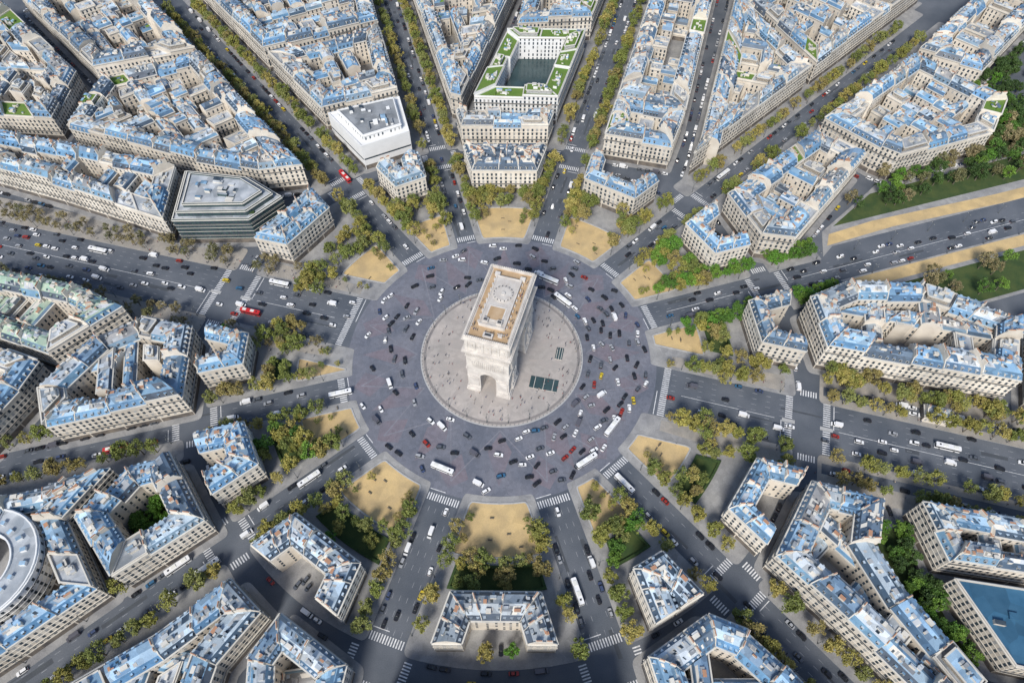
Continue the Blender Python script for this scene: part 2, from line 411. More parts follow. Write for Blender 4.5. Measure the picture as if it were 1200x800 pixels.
BLK=[]; PV=[0]
GR2=bmats(_9='green')
def pavement(poly,out=3.6):
    PV[0]+=1
    p=inset(poly,-out); b=MB(); b.prism(rounded(p,3),0,.135+.006*(PV[0]%9),1,0); b.obj('pavement',['pave','kerb'])
def ring(poly,depth,H,ll=19,skip=(),style='haus',merge=None,mats=None,var=1.6):
    poly=ccw(poly); n=len(poly)
    ds=[0 if i in skip else depth for i in range(n)]
    q=inset(poly,ds); mats=mats or BM
    mm=MB() if merge else None
    for i in range(n):
        if i in skip: continue
        j=(i+1)%n; a,b_,c,d=poly[i],poly[j],q[j],q[i]
        L=dist(a,b_)
        if L<3: continue
        e=((b_[0]-a[0]),(b_[1]-a[1]))
        if (c[0]-d[0])*e[0]+(c[1]-d[1])*e[1]<=0: m=lerp(c,d,.5); c=d=m
        k=max(1,round(L/ll)); cuts=[0]+sorted([(x+rnd.uniform(-.25,.25))/k for x in range(1,k)])+[1]
        for x in range(k):
            s0,s1=cuts[x],cuts[x+1]
            mb=mm or MB()
            h=H if merge else H+rnd.choice((-1.6,-.7,0,0,.6,1,1.5))*var
            st=style; mt=mats
            if style=='haus' and not merge and rnd.random()<.14:
                st='flat'
                if rnd.random()<.16 and mats is BM: mt=GR2
            ends=((x==0 and (i-1)%n in skip),(x==k-1 and j in skip))
            k0=k1=0 if merge else rnd.choice((0,0,.12,-.14,.2))
            d0,c0=lerp(d,c,s0),lerp(d,c,s1); a0,b0=lerp(a,b_,s0),lerp(a,b_,s1)
            if 0<x<k-1: d0=lerp(d0,a0,k0); c0=lerp(c0,b0,k1)
            lot(mb,a0,b0,c0,d0,h,st,party=not(merge and x==0 and not k>1),ends=ends)
            if not merge: mb.obj('apartment_building',mt)
    if merge: mm.obj(merge,mats)
    return q
def cross(poly,u,c):
    r=[]; n=len(poly)
    for i in range(n):
        p,q=poly[i],poly[(i+1)%n]; a=p[0]*u[0]+p[1]*u[1]-c; b_=q[0]*u[0]+q[1]*u[1]-c
        if (a<0)!=(b_<0): r.append(lerp(p,q,a/(a-b_)))
    v=(-u[1],u[0]); r.sort(key=lambda p:p[0]*v[0]+p[1]*v[1]); return r
def fill(q,H,mats=None):
    if area(q)<60: return
    mats=mats or BM; n=len(q)
    i=max(range(n),key=lambda i:dist(q[i],q[(i+1)%n])); L=dist(q[i],q[(i+1)%n])
    u=((q[(i+1)%n][0]-q[i][0])/L,(q[(i+1)%n][1]-q[i][1])/L); v=(-u[1],u[0])
    pr=[p[0]*u[0]+p[1]*u[1] for p in q]; c=min(pr)+rnd.uniform(2,5); mx=max(pr)-3
    while c<mx:
        w=rnd.uniform(6.0,10.5)
        if c+w>mx: break
        x0=cross(q,u,c); x1=cross(q,u,c+w)
        for pair in range(min(len(x0),len(x1))//2):
            a,b_,d,e=x0[2*pair],x0[2*pair+1],x1[2*pair],x1[2*pair+1]
            Lb=dist(a,b_)
            if Lb<2.5: continue
            k=max(1,round(Lb/13))
            for x in range(k):
                if rnd.random()<(.22 if k>1 else .08): continue
                mb=MB(); s0,s1=x/k,(x+1)/k
                if k>1 and rnd.random()<.3: s1-=.3/k
                hh=H-rnd.choice((0,0,1,2,3,4,7,11,14))*.93
                lot(mb,lerp(a,b_,s0),lerp(a,b_,s1),lerp(d,e,s1),lerp(d,e,s0),hh,'flat' if rnd.random()<.28 else 'court',party=True)
                mb.obj('courtyard_wing',GR2 if rnd.random()<.05 else mats)
        c+=w+rnd.uniform(3.5,7)
    vr=[p[0]*v[0]+p[1]*v[1] for p in q]
    if max(vr)-min(vr)>26:
        nb=max(1,int((max(vr)-min(vr))/22))
        for bb in range(nb):
            cc=min(vr)+(max(vr)-min(vr))*(bb+1)/(nb+1)+rnd.uniform(-3,1); w=rnd.uniform(6.5,9)
            x0=cross(q,v,cc); x1=cross(q,v,cc+w)
            if len(x0)>=2 and len(x1)>=2:
                a,b_,d,e=x0[0],x0[-1],x1[0],x1[-1]; k=max(1,round(dist(a,b_)/14))
                for x in range(k):
                    if rnd.random()<.25: continue
                    mb=MB(); lot(mb,lerp(a,b_,x/k),lerp(a,b_,(x+1)/k),lerp(d,e,(x+1)/k),lerp(d,e,x/k),H-rnd.uniform(0,6)-.37,'court'); mb.obj('courtyard_wing',mats)
def block(poly,H=19,depth=12,ll=17,inner=True,mats=None,style='haus',out=3.6,skip=()):
    poly=ccw(poly); BLK.append(poly); pavement(poly,out)
    q=ring(poly,depth,H,ll,style=style,mats=mats,skip=skip)
    if inner: fill(q,H-1,mats)
    return q
def slab(poly,tiers,mats,name,units=14,own=True,well=None):
    """flat-roofed modern building made of stacked, set-back storeys: tiers=[(inset,z_top,roof_mat)]"""
    poly=ccw(poly)
    if own: BLK.append(poly); pavement(poly)
    cen=(sum(p[0] for p in poly)/len(poly),sum(p[1] for p in poly)/len(poly))
    mb=MB(); z=0
    for t,(ins,zt,rm) in enumerate(tiers):
        q=inset(poly,ins) if ins else poly; n=len(q)
        for i in range(n): wall(mb,q[i],q[(i+1)%n],cen,zt,z0=z,front=(t==0))
        mb.face([(*p,zt) for p in q],rm); r=inset(q,.6)
        for i in range(n):
            j=(i+1)%n
            mb.face([(*q[i],zt+.9),(*q[j],zt+.9),(*r[j],zt+.9),(*r[i],zt+.9)],6); mb.face([(*q[i],zt),(*q[j],zt),(*q[j],zt+.9),(*q[i],zt+.9)],0); mb.face([(*r[i],zt),(*r[j],zt),(*r[j],zt+.9),(*r[i],zt+.9)],0)
        z=zt+.01
    L=dist(poly[0],poly[1]); u=((poly[1][0]-poly[0][0])/L,(poly[1][1]-poly[0][1])/L); c=0
    q=inset(poly,tiers[-1][0]+3)
    while c<units:
        p=(rnd.uniform(min(x[0] for x in q),max(x[0] for x in q)),rnd.uniform(min(x[1] for x in q),max(x[1] for x in q)))
        if inpoly(p,q): mb.box(p,u,rnd.uniform(.6,3.0),rnd.uniform(.5,1.6),z,z+rnd.uniform(.5,2.2),rnd.choice((6,0,9)),rnd.choice((9,3,6,1)))
        c+=1
    mb.obj(name,mats)

# mansions around the square: r0, r1, margins to the two avenues
MS={0:(134,156,10,9),1:(128,150,12,8),2:(126,149,8,8),3:(128,150,9,10),4:(139,159,17,13),5:(133,155,15,10),6:(134,157,9,9),7:(132,154,9,11),
    8:(131,152,13,13),9:(133,156,11,12),10:(139,160,10,20),11:(136,158,17,9)}
for k in range(12):
    r0,r1,m0,m1=MS[k]
    cs=sector(k,r0,r1,m0,m1,seg=1)
    n=len(cs); mids=[dist(lerp(cs[i],cs[(i+1)%n],.5),C) for i in range(n)]
    op=max(range(n),key=lambda i:mids[i])
    BLK.append(cs)
    ring(cs,8.8 if k in(0,1,11,5,4,10) else 11.5,18.5,ll=14,skip=(op,) if k not in (4,2) else (),merge='stone_mansion')
NB0=len(BLK)
BLANK[0]=True
slab([Fp(3,170),Fp(3,207),Fm(4,212),Fm(4,170)],[(0,19,6),(4.5,23,9)],bmats(_0='stonew',_6='stonew',_9='flatd'),'white_office_building',26)
BLANK[0]=False
block([Fp(3,215),Fp(3,292),Fm(4,296),Fm(4,220)])
block([Fp(3,301),Fp(3,430),Fm(4,430),Fm(4,305)])
block([Fm(3,168),Fp(2,168),Fp(2,182),Fm(3,182)],19,7.4,18,inner=False)
GR=bmats(_9='green',_0='stonew')
q=block([(-20,191),Fp(2,193),Fp(2,275),(2,268)],22,11,26,inner=False,mats=GR,style='flat')
b=MB(); b.prism(inset(q,.3),.1,5.2,0,0); b.obj('courtyard_shade_block',['darkglass'])  # added dark block: the deep courtyard's shade put into its colour
block([Fm(3,200),(-29,192),(9,340),(25,430),Fm(3,430)],19,11)
block([(10,283),Fp(2,297),Fp(2,430),(38,430)],20,12)
block([Fm(2,168),(108,143),(120,174),Fm(2,203)],21,12,20)
block([Fm(2,209),(122,180),(190,410),Fm(2,430)],19,12)
block([Fp(1,184),Fp(1,315),(181,318),(128,150)],19,12)
block([Fp(1,323),Fp(1,480),(210,420),(184,326)],19,12)
block([(137,102),(150,67),(168,64),(228,133),(203,157)],20,12)
block([(212,169),(240,140),(250,133),(320,158),(338,186),(292,237)],20,12)
block([(300,246),(338,224),(430,320),(400,350)],19,12)
block([(166,20),(168,-11),(258,-32),(276,8),(228,30),(188,30)],21,12)
block([(286,8),(269,-35),(345,-55),(360,5)],20,12)
block([(119,-117),(142,-143),(164,-170),(205,-218),(228,-202),(190,-166),(172,-134),(164,-112),(172,-92),(142,-84)],20,11)
block([(190,-93),(262,-108),(262,-130),(194,-119)],19,9)
slab([(194,-126),(226,-131),(234,-166),(206,-160)],[(0,17,9)],bmats(_9='bluedark'),'office_building',8)
block([(212,-172),(236,-175),(232,-134),(275,-140),(275,-225),(250,-225)],19,11)
block([(60,-157),(72,-205),(150,-205),(114,-160),(101,-147),(86,-141)],19,11)
block([(-45,-169),(45,-169),(52,-225),(-52,-225)],19,12)
block([(-89,-141),(-99,-158),(-92,-210),(-66,-205),(-60,-160)],19,10)
block([(-113,-127),(-98,-140),(-112,-160),(-120,-215),(-205,-205),(-169,-168),(-139,-149)],19,11)
block([(-154,-70),(-131,-101),(-163,-126),(-186,-101),(-172,-76)],21,11,inner=False)
block([(-180,-77),(-193,-101),(-170,-130),(-198,-154),(-250,-195),(-285,-150),(-260,-98),(-206,-85)],19,10,inner=False)
# crescent building in the courtyard
cc=(-222,-122)
b=MB()
f=lambda a,r:(cc[0]+r*math.cos(a),cc[1]+r*math.sin(a))
A=[math.radians(-78+i*9) for i in range(19)]
pin=[f(a,14) for a in A]; pout=[f(a,25) for a in A]
for i in range(18):
    wall(b,pout[i],pout[i+1],cc,21,dens=2.4); wall(b,pin[i+1],pin[i],f(A[i],40),21,front=False,dens=2.2)
    b.face([(*pin[i],21),(*pout[i],21),(*pout[i+1],21),(*pin[i+1],21)],9)
    for r_a,r_b in ((14,14.6),(24.4,25)):
        b.face([(*f(A[i],r_a),21.9),(*f(A[i],r_b),21.9),(*f(A[i+1],r_b),21.9),(*f(A[i+1],r_a),21.9)],6)
        for r_ in(r_a,r_b): b.face([(*f(A[i],r_),21),(*f(A[i+1],r_),21),(*f(A[i+1],r_),21.9),(*f(A[i],r_),21.9)],0)
    if i%2: b.box(f(A[i],19+rnd.uniform(-2,2)),(math.cos(A[i]),math.sin(A[i])),rnd.uniform(.6,2),.9,21,22.6,6,3)
for i in(0,18): b.face([(*pin[i],0),(*pout[i],0),(*pout[i],21.9),(*pin[i],21.9)],0)
b.obj('curved_building',bmats(_0='stonew',_6='stonew'))
for p_ in ([(-246,-108),(-232,-104),(-228,-115),(-244,-120)],[(-262,-150),(-236,-142),(-232,-152),(-256,-162)],[(-228,-158),(-206,-146),(-202,-152),(-224,-166)]):
    b=MB(); lot(b,p_[0],p_[1],p_[2],p_[3],17,'court'); b.obj('courtyard_wing',BM)
block([(-163,3),(-191,9),(-211,-3),(-229,-35),(-219,-55),(-158,-39)],20,12)
CP=bmats(_3='copper')
block([(-203,15),(-228,27),(-290,42),(-300,10),(-232,-14)],20,11,mats=CP)
block([(-235,-19),(-302,5),(-318,-30),(-250,-62),(-239,-36)],20,11)
# glass-fronted building with planted terraces on the great avenue
slab([(-133,97),(-149,79),(-194,78),(-197,119),(-155,113)],[(0,20,9),(3.2,23.5,9),(7,26,9)],bmats(_0='darkglass',_9='flat',_8='window'),'glass_office_building',16)
b=MB()
for x,y in((-152,106),(-160,109),(-168,111),(-150,84)): 
    b.box((x,y),(1,.12),3.2,.8,20.0,20.9,0); 
b.obj('terrace_hedge',['hedge'])
block([(-200,80),(-277,110),(-345,133),(-345,160),(-277,142),(-203,121)],21,11,inner=True)
block([Fp(4,178),Fp(4,328),(-280,214),(-287,164),(-195,132),(-152,121)])
block([Fp(4,338),Fp(4,480),(-385,325),(-292,228)])
block([(-301,221),(-390,310),(-470,300),(-450,185),(-300,172)])
b=MB(); u=(math.cos(math.radians(-15)),math.sin(math.radians(-15))); p=(222,-41)
f=lambda x,y:(p[0]+u[0]*x-u[1]*y,p[1]+u[1]*x+u[0]*y)
lot(b,f(-6,-3.5),f(6,-3.5),f(6,3.5),f(-6,3.5),5.5,'court',ends=(True,True)); b.obj('lodge',BM)

# ------------------------------------------------------------------ avenue pavements and markings
END=470
for k in range(12):
    cw=AVS[k][1]/2; h=AVS[k][2]
    for sgn in(1,-1):
        if k==0: continue
        b=MB(); q=ccw([P(k,168,sgn*cw),P(k,END,sgn*cw),P(k,END,sgn*(h+.5)),P(k,168,sgn*(h+.5))])
        b.prism(rounded(q,3),0,.12+.0011*k,1,0); b.obj('avenue_pavement',['dirt' if k in(5,11) else 'pave','kerb'])
    if k in(5,11):
        for sgn in(1,-1):
            b=MB(); b.face([(*P(k,90,sgn*(cw+2)),.137),(*P(k,150,sgn*(cw+2)),.137),(*P(k,150,sgn*(cw+12)),.137),(*P(k,90,sgn*(cw+8)),.137)]); b.obj('gravel_promenade',['dirt'])
            if k==11:   # service road between the tree rows
                b=MB(); strip(b,P(k,170,sgn*(cw+7.5)),P(k,END,sgn*(cw+7.5)),5.6,.142); b.obj('service_road',['asphalt'])
    b=MB()
    lanes=int(AVS[k][1]/3.3)
    for i in range(1,lanes):
        l=-cw+2*cw*i/lanes
        d=92
        while d<420:
            if not 150<d<170 and rnd.random()<.9:
                p,q=P(k,d,l),P(k,d+2.4,l); strip(b,p,q,.15,.014+.0003*k)
            d+=7
    b.obj('lane_markings',['worn'])
    if k in(5,11,0):
        b=MB(); strip(b,P(k,98,0),P(k,146,0),.22,.019); strip(b,P(k,178,0),P(k,END,0),.22,.019); b.obj('centre_line',['white'])
    for d in ((87,) if k not in (5,11) else (89,))+(153,172):
        b=MB(); l=-cw+.8
        while l<cw-.4:
            strip(b,P(k,d-1.8,l),P(k,d+1.8,l),.55,.022); l+=1.25
        b.obj('crosswalk',['white'])
        b=MB(); l0,l1=((-cw+.5,-.3) if d<160 else (.3,cw-.5)); off=3.6 if d>160 else -3.6
        strip(b,P(k,d+off,l0),P(k,d+off,l1),.35,.026); b.obj('stop_line',['white'])
    if k in(5,11):   # refuges in the middle of the wide crossings
        for d in(153,172):
            b=MB(); a=math.radians(AVS[k][0]); b.box(P(k,d,0),(math.cos(a),math.sin(a)),3.2,1.0,0,.15,0); b.obj('traffic_island',['kerb'])
for k in range(12):
    for sgn in (1,-1):
        b=MB()
        for i in range(7):
            d=158.6+i*1.3; l0=sgn*(AVS[k][1]/2+2); l1=sgn*(AVS[k][1]/2+5.5)
            strip(b,P(k,d,l0),P(k,d,l1),.6,.024)
        b.obj('crosswalk',['white'])
def apoly(k,pts,name,m,z):
    b=MB(); b.face([(*P(k,d,l),z) for d,l in pts]); b.obj(name,[m])
b=MB(); b.prism(ccw([P(0,205,10),P(0,215,16),P(0,END,16),P(0,END,95),P(0,330,85),P(0,262,50),P(0,215,28)]),0,.12,1,0); b.obj('park_ground',['pave','kerb'])
apoly(0,[(212,17),(260,19),(340,16),(END,17.5),(END,25),(340,24),(250,27),(218,25)],'sand_path','sand',.13)
apoly(0,[(224,30),(END,30),(END,52),(262,48)],'park_lawn','lawn',.13)
apoly(0,[(268,54),(END,56),(END,90),(330,82)],'park_lawn','lawn',.13)
b=MB(); b.prism(ccw([P(0,205,-9),P(0,END,-9),P(0,END,-48),P(0,255,-48),P(0,215,-24)]),0,.12,1,0); b.obj('park_ground',['pave','kerb'])
apoly(0,[(212,-10),(END,-10.5),(END,-18),(222,-18)],'sand_path','sand',.13)
apoly(0,[(232,-21),(END,-21),(END,-46),(262,-46)],'park_lawn','lawn',.13)
for sgn in(1,-1):
    b=MB(); q=ccw([P(0,168,sgn*8.5),P(0,203,sgn*8.5),P(0,203,sgn*20),P(0,168,sgn*20)])
    b.prism(q,0,.12,1,0); b.obj('avenue_pavement',['pave','kerb'])

# ------------------------------------------------------------------ trees
def tree_mesh(seed,R=3.6,Hh=10.5,nc=20,nl=34,ls=.55):
    r=random.Random(seed); b=MB()
    def limb(p,q,r0,r1,n=5):
        p=Vector(p);q=Vector(q);d=(q-p).normalized(); a=d.orthogonal().normalized(); c=d.cross(a)
        A=[tuple(p+(a*math.cos(2*math.pi*i/n)+c*math.sin(2*math.pi*i/n))*r0) for i in range(n)]
        B=[tuple(q+(a*math.cos(2*math.pi*i/n)+c*math.sin(2*math.pi*i/n))*r1) for i in range(n)]
        b.loft([A,B],[0],0)
    top=(r.uniform(-.3,.3),r.uniform(-.3,.3),Hh*.42)
    limb((0,0,0),top,.28,.2,7)
    limb(top,(top[0]*2,top[1]*2,Hh*.85),.18,.05)
    cs=[]
    for i in range(nc):
        a=r.uniform(0,2*math.pi); z=r.uniform(-1,1); rr=math.sqrt(max(0,1-z*z))*r.uniform(.45,1)
        cs.append((math.cos(a)*rr*R,math.sin(a)*rr*R,Hh*.66+z*Hh*.27))
    for c in cs[:9]: limb(top,c,.11,.03,4)
    for c in cs:
        rad=r.uniform(.8,1.6)
        for _ in range(nl):
            v=Vector((r.gauss(0,1),r.gauss(0,1),r.gauss(0,1))).normalized()*rad*r.uniform(.3,1)
            o=Vector(c)+v; n=Vector((r.gauss(0,1),r.gauss(0,1),r.gauss(.9,1))).normalized()
            a=n.orthogonal().normalized(); cc=n.cross(a); s=ls*r.uniform(.5,1.1)
            b.face([tuple(o+a*s*.6+cc*s*.1),tuple(o+cc*s*.6),tuple(o-a*s*.6),tuple(o-cc*s*.5)],1)
    return b.mesh('plane_tree',['bark','leaf'])
TM=[tree_mesh(i,R=3.4+.3*(i%3),nc=24,nl=38) for i in range(5)]
TD=[tree_mesh(20+i,R=4.1,nc=34,nl=46,ls=.65) for i in range(4)]
OL=[(.37,.32,.075),(.30,.29,.065),(.43,.35,.10),(.22,.25,.055),(.34,.27,.09),(.19,.22,.05),(.27,.28,.08)]
GRN=[(.11,.25,.025),(.09,.19,.025),(.16,.28,.035)]
BRN=[(.27,.22,.10),(.20,.19,.08),(.32,.26,.13)]
DK=[(.05,.10,.02),(.07,.13,.025)]
TP=[]
def tree(p,pal=OL,dense=False,sc=1,check=True,name='plane_tree'):
    if check:
        for q in BLK:
            if inpoly(p,q): return
        for t in TP[-500:]:
            if dist(p,t)<3.2: return
    TP.append(p)
    put(name,rnd.choice(TD if dense else TM),(p[0],p[1],.12),rnd.uniform(0,6.28),sc*rnd.uniform(.75,1.2),rnd.choice(pal))
for k in range(12):
    cw=AVS[k][1]/2; h=AVS[k][2]
    if k==0: rows=[]
    elif k==5: rows=[cw+3,cw+9.5,-cw-3,-cw-9.5]
    elif k==11: rows=[cw+2.4,cw+13,-cw-2.4,-cw-13]
    else: rows=[cw+3.4,-cw-3.4]
    for l in rows:
        d=100 if abs(l)<22 else 118
        while d<430:
            if not 155<d<170 and rnd.random()<(.95 if k in(2,3,4,7,6) else .8 if k not in (9,5) else .7):
                tree(P(k,d+rnd.uniform(-1.3,1.3),l+rnd.uniform(-.9,.9)),BRN if k==5 else OL,sc=1.05 if k!=5 else .8,dense=rnd.random()<(.6 if k!=5 else .1))
            d+=rnd.uniform(5.6,7.3) if k in(2,3,4) else rnd.uniform(6.2,8.8)
for k in range(12):
    t0=AVS[k][0]; t1=AVS[(k+1)%12][0]+(360 if k==11 else 0)
    n=46 if k in(1,2,3,4,0) else 16
    for _ in range(n):
        r=rnd.uniform(110,126 if k in(0,1,2,3,4) else 124); a=t0+6+(t1-t0-12)*rnd.random()
        if k in(0,1,2,3,4): a=t0+5+(t1-t0-10)*rnd.choice((rnd.uniform(0,.3),rnd.uniform(.7,1),rnd.random()))
        tree(pol(r,a),GRN if k in(0,6,9) and rnd.random()<.4 else OL,sc=1.0,dense=rnd.random()<.6)
    for _ in range(8):
        r=rnd.uniform(88,110); a=rnd.choice((t0+math.degrees(11/r)+(3 if k!=5 else 8),t1-math.degrees(11/r)-(3 if k!=4 else 8)))
        tree(pol(r,a),OL,sc=.55)
for l in (13,18,-13,-18):
    d=98
    while d<200:
        if not 156<d<168: tree(P(0,d,l+rnd.uniform(-.7,.7)),GRN,dense=True,sc=.9)
        d+=rnd.uniform(5,7)
for _ in range(300):
    d=rnd.uniform(240,440); l=rnd.uniform(32,86)
    if l>46 and d<275: continue
    if l<50 and rnd.random()<.4: continue
    tree(P(0,d,l),rnd.choice((DK,BRN,GRN,DK,BRN)),dense=rnd.random()<.7,sc=1.1)
for _ in range(34): tree(P(0,rnd.uniform(240,440),rnd.uniform(-44,-22)),rnd.choice((BRN,GRN)),sc=1)
for _ in range(170):
    p=(rnd.uniform(338,440),rnd.uniform(150,300)); tree(p,rnd.choice((DK,DK,GRN)),dense=True,sc=1.1)
for _ in range(30): tree(P(11,rnd.uniform(170,265),rnd.uniform(27,34)),OL,sc=1,dense=rnd.random()<.5)
for _ in range(40): tree(pol(rnd.uniform(128,153),rnd.choice((207,208,206,231,233,176,179,271,272,268))),rnd.choice((OL,GRN)),sc=1,dense=True)
for poly,pal,n in (([(174,-100),(190,-98),(190,-120),(200,-158),(178,-134)],DK+GRN,40),([(-158,-82),(-146,-100),(-164,-112),(-175,-98)],GRN,18)):
    b=MB(); b.face([(*p,.21) for p in poly]); b.obj('courtyard_lawn',['lawn'])
    for _ in range(n):
        while True:
            p=(rnd.uniform(min(x[0] for x in poly),max(x[0] for x in poly)),rnd.uniform(min(x[1] for x in poly),max(x[1] for x in poly)))
            if inpoly(p,poly): break
        tree(p,pal,dense=True,sc=.8,check=False,name='garden_tree')

# ------------------------------------------------------------------ vehicles
def rr(x0,x1,hw,c,z): return [(x0+c,-hw,z),(x1-c,-hw,z),(x1,-hw+c,z),(x1,hw-c,z),(x1-c,hw,z),(x0+c,hw,z),(x0,hw-c,z),(x0,-hw+c,z)]
def wheels(b,L,W,xs,r=.33):
    for x in xs:
        for s in(1,-1):
            n=10; y0=s*(W/2-.22); y1=s*(W/2+.01)
            A=[(x+r*math.cos(2*math.pi*i/n),y0,r+r*math.sin(2*math.pi*i/n)) for i in range(n)]
            B=[(p[0],y1,p[2]) for p in A]; b.loft([A,B],[2],2)
VM=['paint','cglass','tyre','lamp','tail']
def lights(b,L,W,z):
    for s in(1,-1):
        y=s*W*.34
        b.face([(L/2+.01,y-.2,z-.1),(L/2+.01,y+.2,z-.1),(L/2+.01,y+.2,z+.1),(L/2+.01,y-.2,z+.1)],3)
        b.face([(-L/2-.01,y-.2,z-.1),(-L/2-.01,y+.2,z-.1),(-L/2-.01,y+.2,z+.1),(-L/2-.01,y-.2,z+.1)],4)
def car_mesh(L=4.4,W=1.82,H=1.48,hatch=False):
    b=MB(); h=W/2
    b.loft([rr(-L/2+.08,L/2-.08,h-.06,.25,.22),rr(-L/2,L/2,h,.3,.5),rr(-L/2+.05,L/2-.1,h-.03,.35,.85)],[0,0],0)
    x0=-.47*L if hatch else -.36*L
    b.loft([rr(x0,.24*L,h-.1,.15,.85),rr(x0+.28*(1 if hatch else 2),.08*L,h-.28,.15,H-.05),rr(x0+.34*(1 if hatch else 2),.06*L,h-.32,.15,H)],[1,0],0)
    wheels(b,L,W,(-.31*L,.31*L)); lights(b,L,W,.62)
    for s in(1,-1): b.box((.17*L,s*(h+.06)),(1,0),.08,.08,.85,1.0,0)
    return b.mesh('car',VM)
def van_mesh():
    b=MB(); L,W,H=5.6,2.0,2.4; h=1
    b.loft([rr(-L/2,L/2,h,.2,.25),rr(-L/2,L/2,h,.25,.95)],[0],0)
    b.loft([rr(-L/2,L/2-.7,h-.02,.12,.95),rr(-L/2+.02,L/2-1.2,h-.1,.12,1.7)],[1],0)
    b.loft([rr(-L/2-.0,L/2-1.75,h-.01,.12,.95),rr(-L/2+.02,L/2-1.8,h-.06,.12,H)],[0],0)
    wheels(b,L,W,(-1.7,1.8),.36); lights(b,L,W,.7); return b.mesh('van',VM)
def bus_mesh(L=12.0):
    b=MB(); h=1.27
    b.loft([rr(-L/2,L/2,h,.2,.3),rr(-L/2,L/2,h,.25,1.15),rr(-L/2+.03,L/2-.03,h-.04,.25,1.17),rr(-L/2+.05,L/2-.1,h-.05,.25,2.45),rr(-L/2,L/2-.05,h,.25,2.47),rr(-L/2+.1,L/2-.15,h-.12,.3,3.0)],[0,0,1,0,0],0)
    for x in(-.28*L,.12*L): b.box((x,0),(1,0),1.1,.75,3.0,3.25,3)
    b.box((.33*L,0),(1,0),.4,.4,3.0,3.12,1)
    wheels(b,L,2.54,(-.28*L,.3*L),.48); lights(b,L,2.5,.7); return b.mesh('bus',VM)
CARS=[car_mesh(),car_mesh(4.0,1.75,1.5,True),car_mesh(4.7,1.9,1.65,True)]; VAN=van_mesh(); BUS=bus_mesh()
CC=[(.02,.02,.025)]*18+[(.78,.78,.78)]*12+[(.35,.36,.38)]*6+[(.09,.10,.12)]*10+[(.05,.07,.14)]*2+[(.3,.03,.02)]*2+[(.55,.42,.03),(.04,.12,.22)]
VP=[]
def vehicle(p,rz,kind=None,color=None,gap=4.6,z=.02):
    for t in VP:
        if abs(t[0]-p[0])<gap and abs(t[1]-p[1])<gap and dist(p,t)<gap: return False
    VP.append(p)
    x=rnd.random() if kind is None else 2
    if kind=='bus': put('bus',BUS,(*p,z),rz,1,color or (.75,.75,.75))
    elif kind=='van' or x<.10: put('van',VAN,(*p,z),rz,1,color or rnd.choice([(.75,.75,.75)]*4+[(.1,.1,.12)]))
    else: put('car',rnd.choice(CARS),(*p,z),rz,1,color or rnd.choice(CC))
    return True
for k,d,l,c in ((5,145,9,(.55,.03,.03)),(5,138,-14,(.75,.75,.75)),(5,255,-10,(.75,.75,.75)),(6,88,2.5,(.78,.78,.78)),(11,230,5,(.75,.75,.75)),
                (7,118,-3,(.75,.75,.75)),(7,185,-4.5,(.75,.75,.75)),(7,175,4.5,(.75,.75,.75)),(8,178,5,(.6,.04,.03)),(9,130,-4,(.8,.8,.8)),(10,96,-3,(.75,.75,.75)),(6,200,5,(.5,.04,.04)),(4,172,-4,(.6,.03,.03)),(1,200,3,(.7,.7,.7))):
    a=math.radians(AVS[k][0]); vehicle(P(k,d,l),a+(math.pi if l>0 else 0),'bus',c,gap=7)
for r,a,c in ((58,62,.78),(50,46,.78),(76,-56,.78),(72,-38,.75),(73,-113,.78)):
    vehicle(pol(r,a),math.radians(a+90),'bus',(c,c,c),gap=7)
n=0
while n<175:
    a=rnd.uniform(0,360); r=rnd.uniform(47.5,79)
    w=1.0 if (a>280 or a<25) else .5 if 150<a<215 else .6 if a<100 else .28
    if rnd.random()>w: continue
    if vehicle(pol(r,a),math.radians(a+90+rnd.gauss(0,16)),gap=4.7): n+=1
for k in range(12):
    cw=AVS[k][1]/2; lanes=int(AVS[k][1]/3.3); a=math.radians(AVS[k][0])
    dn={5:.24,11:.2,0:.3,10:.2,8:.15,9:.15,6:.2,7:.15}.get(k,.11)
    for i in range(lanes):
        l=-cw+2*cw*(i+.5)/lanes; edge=i in(0,lanes-1)
        d=92
        while d<430:
            pr=dn if not edge else (.6 if k not in(5,11,0) else .3)
            if k==5 and d>250: pr*=2
            if edge and (d<104 or 143<d<176): pr=0
            if rnd.random()<pr and not(148<d<176 and rnd.random()<.7): vehicle(P(k,d+rnd.uniform(-.9,.9),l+rnd.uniform(-.5,.5)*(.1 if edge else 1)),a+(math.pi if l>0 else 0)+rnd.gauss(0,.02),gap=4.9 if edge else 5.5)
            d+=5.6
    if k==11:
        for sgn in(1,-1):
            for off in(5.7,9.2):
                d=176
                while d<430:
                    if rnd.random()<(.7 if off>6 else .12): vehicle(P(k,d,sgn*(cw+off)),a+(math.pi if sgn>0 else 0),z=.145,gap=3.2)
                    d+=5.5
for k in range(12):
    t0=AVS[k][0]; t1=AVS[(k+1)%12][0]+(360 if k==11 else 0); a=t0+8
    while a<t1-8:
        if rnd.random()<.6: vehicle(pol(158.4,a),math.radians(a+90))
        if rnd.random()<.2: vehicle(pol(162.5,a),math.radians(a+90))
        a+=2.1
OUT=[inset(q,-3.4) for q in BLK]
for q in BLK[NB0:]:
    o=inset(q,-4.9); m=len(o)
    for i in range(m):
        p0,p1=o[i],o[(i+1)%m]; L=dist(p0,p1); s=4
        while s<L-4:
            p=lerp(p0,p1,s/L); s+=5.5
            if rnd.random()<.3: continue
            if any(abs(loc(k,p)[1])<AVS[k][2]+1 and loc(k,p)[0]>0 for k in range(12)): continue
            if dist(p,C)<165 or any(inpoly(p,x) for x in OUT): continue
            vehicle(p,math.atan2(p1[1]-p0[1],p1[0]-p0[0]))
